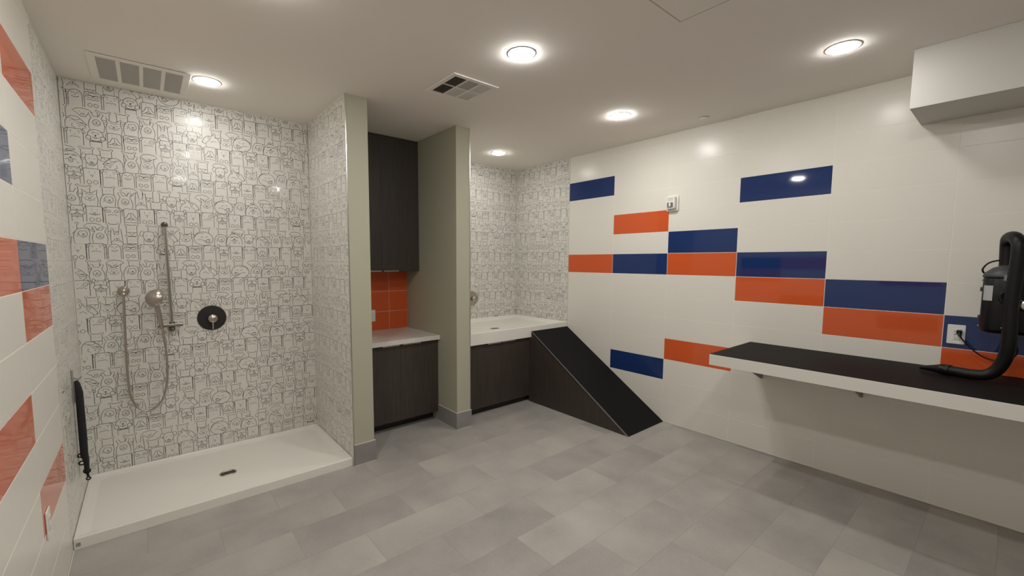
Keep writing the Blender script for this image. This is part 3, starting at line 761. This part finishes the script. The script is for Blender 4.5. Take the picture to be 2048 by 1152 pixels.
# hose with wall elbow
org = (-4.006, yw, 1.345); t = thing('shower_hose', org, 'looping metal shower hose hanging from its round wall elbow', 'hose')
mb = MB(); pts = [(-4.007, .607, 1.318), (-4.008, .604, 1.26), (-4.012, .604, 1.10), (-4.015, .606, .90), (-4.014, .61, .72), (-4.008, .614, .60), (-3.982, .615, .515), (-3.942, .612, .475), (-3.905, .608, .465), (-3.862, .602, .487), (-3.824, .592, .545), (-3.796, .582, .66), (-3.789, .572, .80), (-3.792, .564, .92), (-3.800, .559, 1.01), (-3.805, .558, 1.062)]
mb.tube(pts, .0082, M['nickel'], 12, sub=14, corr=.13); mb.build('metal_hose', t, org, fix=True)
mb = MB(); mb.lathe([(.0335, 0), (.034, .006), (.030, .013), (.018, .020), (.0155, .045), (.018, .05), (.0185, .06), (.012, .072), (0, .074)], (-4.006, yw-.0003, 1.348), (0, -1, 0), M['nickel'], 32)
mb.lathe([(.0145, 0), (.0145, .03), (.0125, .034)], (-4.007, .606, 1.345), (0, 0, -1), M['nickel'], 20); mb.build('wall_elbow', t, org, fix=True)
# valve trims
def valve(org, label, plate_mat, knob_mat, R=.098):
    x, y, z = org; t = thing('shower_valve', org, label, 'valve')
    mb = MB(); mb.lathe([(R, .0), (R, .005), (R-.0012, .0065), (R-.003, .007), (.034, .0085), (.032, .014), (.0, .0145)], (x, y-.0003, z), (0, -1, 0), plate_mat, 48, False); mb.build('escutcheon', t, org, fix=True)
    mb = MB(); mb.lathe([(.027, .013), (.027, .045), (.031, .048), (.0315, .068), (.028, .074), (0, .076)], (x, y, z), (0, -1, 0), knob_mat, 36)
    k = mb.build('handle_knob', t, org, fix=True)
    mb = MB(); mb.tube([(x, y-.058, z-.02), (x-.001, y-.062, z-.055), (x-.002, y-.066, z-.083)], .0055, knob_mat, 12, sub=5, rad=[.007, .0055, .0045]); mb.build('lever', k, org, fix=True)
valve((-3.487, yw, 1.112), 'round dark shower valve plate with nickel knob on the shower wall', M['valve_dark'], M['nickel'])
valve((-.743, YT+.001, 1.102), 'round nickel valve plate above the basin, half hidden by the partition', M['nickel'], M['nickel'], .094)

# ------------------------------------------------------------------ tether strap at the left wall
org = (XL, .2, .8); t = thing('tether_strap', org, 'black webbing dog tether with snap hooks hanging down the left shower wall', 'tether')
mb = MB(); mb.box(XL-.0005, XL+.008, .185, .215, .70, .905, M['bracket'], .003, 2)
mb.tube([(XL+.010, .203, .855), (XL+.03, .205, .845), (XL+.045, .206, .86)], .004, M['bracket'], 8, sub=4); mb.build('wall_hook', t, org, fix=True)
mb = MB()
prof = [(.835, .018, .205, .020), (.815, .026, .206, .030), (.76, .036, .207, .034), (.5, .038, .208, .034), (.37, .037, .209, .032), (.33, .027, .212, .028), (.26, .024, .214, .024)]
rings = []
for z, th, yc, hw in prof:
    xc = XL+.010+th/2+(.012 if z < .35 else 0)
    rings.append([(xc+th/2*math.copysign(abs(math.cos(a))**.6, math.cos(a)), yc+hw*math.sin(a), z) for a in [2*PI*j/20 for j in range(20)]])
mb.grid(rings, M['webbing'], True, (True, True)); mb.build('webbing_bundle', t, org, fix=True)
def torus(mb, c, R, r, ax, m, n=18, k=8, sc_=(1, 1)):
    a = Vector(ax).normalized(); tt = Vector((0, 0, 1)) if abs(a.z) < .9 else Vector((1, 0, 0)); u = a.cross(tt).normalized(); w = a.cross(u); C = Vector(c)
    rings = []
    for i in range(n+1):
        th = 2*PI*i/n; d = u*math.cos(th)*sc_[0]+w*math.sin(th)*sc_[1]; q = C+d*R; dn = d.normalized()
        rings.append([q+(dn*math.cos(2*PI*j/k)+a*math.sin(2*PI*j/k))*r for j in range(k)])
    mb.grid(rings, m, True)
for c, R in (((XL+.013, .19, .375), .011), ((XL+.016, .195, .325), .012), ((XL+.034, .215, .262), .015)):
    mb = MB(); torus(mb, c, R, .0042, (.15, 1, 0), M['black_plastic']); mb.build('metal_ring', t, org, fix=True)
mb = MB(); mb.tube([(XL+.036, .215, .245), (XL+.037, .215, .23), (XL+.038, .215, .22)], .0065, M['black_plastic'], 10, sub=4)
torus(mb, (XL+.038, .215, .212), .009, .0038, (0, 1, 0), M['black_plastic']); mb.build('snap_hook', t, org, fix=True)

# ------------------------------------------------------------------ wall-mounted pet dryer
org = (0, -3.315, 1.19); t = thing('pet_dryer', org, 'black wall-mounted pet dryer above the grooming shelf', 'dryer')
bx, by = -.165, -3.331
def ring_rr(cx, cy, hx, hy, z, r, n=5): return [(p[0], p[1], z) for p in rrect(cx-hx, cx+hx, cy-hy, cy+hy, r, n)]
mb = MB()
mb.grid([ring_rr(bx, by, .080, .101, 1.172, .05), ring_rr(bx, by, .096, .116, 1.182, .065), ring_rr(bx, by, .100, .120, 1.196, .07), ring_rr(bx, by, .100, .120, 1.472, .07), ring_rr(bx, by, .098, .118, 1.478, .07)], M['black_plastic'], True, (True, True))
body = mb.build('motor_housing', t, org)
mb = MB()
mb.grid([ring_rr(bx, by, .102, .122, 1.4785, .072), ring_rr(bx, by, .104, .124, 1.486, .072), ring_rr(bx, by, .101, .121, 1.5, .07), ring_rr(bx, by, .075, .09, 1.532, .055), ring_rr(bx, by, .050, .056, 1.548, .04)], M['cap_grey'], True, (True, True))
cap = mb.build('top_cap', t, org)
mb = MB(); mb.box(-.064, -.0008, by-.075, by+.075, 1.2, 1.46, M['black_plastic'], .006, 2); mb.build('wall_bracket', t, org)
mb = MB()
def patch(mb, a0, a1, z0, z1, rr, m, n=6):
    # curved label on the rounded front corner towards the room and the window side
    cx, cy = bx-.030, by+.050
    pts = [(cx+math.cos(math.radians(a))*(.070+rr), cy+math.sin(math.radians(a))*(.070+rr)) for a in [a0+(a1-a0)*i/n for i in range(n+1)]]
    mb.grid([[(x, y, z0) for x, y in pts], [(x, y, z1) for x, y in pts]], m, False)
patch(mb, 118, 156, 1.352, 1.435, .0012, M['label']); mb.build('rating_label', body, org, props={'label': 'pale grey rating label'})
mb = MB(); mb.prism([(by+.045, 1.498), (by+.005, 1.498), (by+.005, 1.462), (by+.045, 1.462)], 0, bx-.1062, bx-.1046, M['label_grey'], .0004)
for k in range(3): mb.box(bx-.1066, bx-.106, by+.01, by+.04, 1.469+k*.008, 1.472+k*.008, M['label'])
mb.build('switch_panel', cap, org, props={'label': 'small grey switch panel'})
for p in ((bx-.05, by+.1195, 1.463), (bx-.098, by+.035, 1.465), (bx-.05, by+.1195, 1.205), (bx-.098, by+.035, 1.205), (bx-.099, by+.03, 1.292)):
    mb = MB(); d = (0, 1, 0) if p[1] > by+.1 else (-1, 0, 0)
    mb.lathe([(.0045, 0), (.0045, .003), (.003, .0045), (0, .005)], p, d, M['steel'], 12); mb.build('screw', body, org)
mb = MB(); mb.lathe([(.030, 0), (.030, .012), (.026, .02), (.012, .022), (.0, .022)], (bx-.1, by-.034, 1.335), (-1, 0, 0), M['steel'], 28); mb.build('dial', body, org, props={'label': 'round chrome dial'})
mb = MB(); mb.lathe([(.045, 0), (.045, .006), (.038, .010), (.03, .006), (.0, .006)], (bx-.1, by+.015, 1.375), (-1, 0, 0), M['black_plastic'], 32); mb.build('air_intake', body, org)
for z in (1.25, 1.41):
    mb = MB(); mb.box(bx-.02, bx+.01, by+.120, by+.128, z-.012, z+.012, M['cap_grey'], .002, 1); mb.build('latch', body, org)
mb = MB(); mb.tube([(-.165, -3.272, 1.572), (-.175, -3.25, 1.571), (-.185, -3.222, 1.556), (-.19, -3.205, 1.523), (-.18, -3.215, 1.50), (-.17, -3.238, 1.497)], .0042, M['black_plastic'], 10, sub=8); mb.build('cable_loop', t, org)
mb = MB()
hp = [(-.165, -3.290, 1.54), (-.165, -3.288, 1.60), (-.17, -3.286, 1.66), (-.20, -3.288, 1.690), (-.245, -3.300, 1.700), (-.295, -3.316, 1.685), (-.32, -3.328, 1.64), (-.322, -3.326, 1.50), (-.322, -3.322, 1.35), (-.322, -3.325, 1.21), (-.318, -3.326, 1.12), (-.31, -3.318, 1.045), (-.303, -3.295, .98), (-.30, -3.262, .946), (-.298, -3.215, .936), (-.290, -3.165, .936), (-.272, -3.120, .936)]
mb.tube(hp, .0295, M['hose_rubber'], 18, sub=12, corr=.03); mb.build('air_hose', t, org)
mb = MB(); nz = [(-.274, -3.125, .936), (-.266, -3.105, .936), (-.258, -3.085, .935), (-.25, -3.07, .933), (-.222, -3.03, .926), (-.196, -2.995, .918)]
mb.tube(nz, .03, M['black_plastic'], 18, sub=5, rad=[.0315, .033, .030, .025, .0165, .0105]); mb.build('nozzle', t, org)
# power cord
org = (0, -3.131, 1.138); t = thing('power_cord', org, 'thin black cord with plug, running from outlet to the dryer', 'cord')
mb = MB(); mb.box(-.030, -.0096, -3.143, -3.119, 1.124, 1.150, M['black_plastic'], .005, 2); mb.tube([(-.028, -3.131, 1.136), (-.036, -3.133, 1.128), (-.042, -3.137, 1.114)], .007, M['black_plastic'], 10, sub=4); mb.build('plug', t, org)
mb = MB(); mb.tube([(-.042, -3.137, 1.114), (-.042, -3.150, 1.092), (-.040, -3.172, 1.062), (-.04, -3.213, 1.02), (-.042, -3.25, .998), (-.045, -3.288, .992), (-.046, -3.33, 1.0), (-.05, -3.36, 1.05), (-.06, -3.345, 1.11), (-.085, -3.33, 1.166)], .0038, M['black_plastic'], 10, sub=8); mb.build('cable', t, org)

# ------------------------------------------------------------------ world, camera, view
w = bpy.data.worlds.new('World'); sc.world = w; w.use_nodes = True
w.node_tree.nodes['Background'].inputs[0].default_value = (1, .97, .92, 1)
w.node_tree.nodes['Background'].inputs[1].default_value = .02
cam = bpy.data.cameras.new('camera'); co = bpy.data.objects.new('camera', cam); COL.objects.link(co)
C = Vector((-3.8764, -3.3283, L0-1.1043))
yaw, pit, rol = math.radians(38.9399), math.radians(-4.856), math.radians(.126)
fw = Vector((math.sin(yaw)*math.cos(pit), math.cos(yaw)*math.cos(pit), math.sin(pit)))
rt = Vector((math.cos(yaw), -math.sin(yaw), 0)); up = rt.cross(fw)
r2 = rt*math.cos(rol)+up*math.sin(rol); u2 = -rt*math.sin(rol)+up*math.cos(rol)
mw = Matrix((( r2.x, u2.x, -fw.x, C.x), (r2.y, u2.y, -fw.y, C.y), (r2.z, u2.z, -fw.z, C.z), (0, 0, 0, 1)))
co.matrix_world = mw
cam.sensor_width = 36; cam.sensor_fit = 'HORIZONTAL'; cam.lens = 850.35/2048*36
cam.shift_x = (1024-979.70)/2048; cam.shift_y = (595.165-576)/2048
cam.clip_start = .02
sc.camera = co
vs = sc.view_settings; vs.view_transform = 'Standard'; vs.look = 'None'; vs.gamma = 1; vs.exposure = 0; vs.use_curve_mapping = False
sc.cycles.use_denoising = True
sc.cycles.max_bounces = 10; sc.cycles.diffuse_bounces = 6
sc.cycles.sample_clamp_indirect = 8
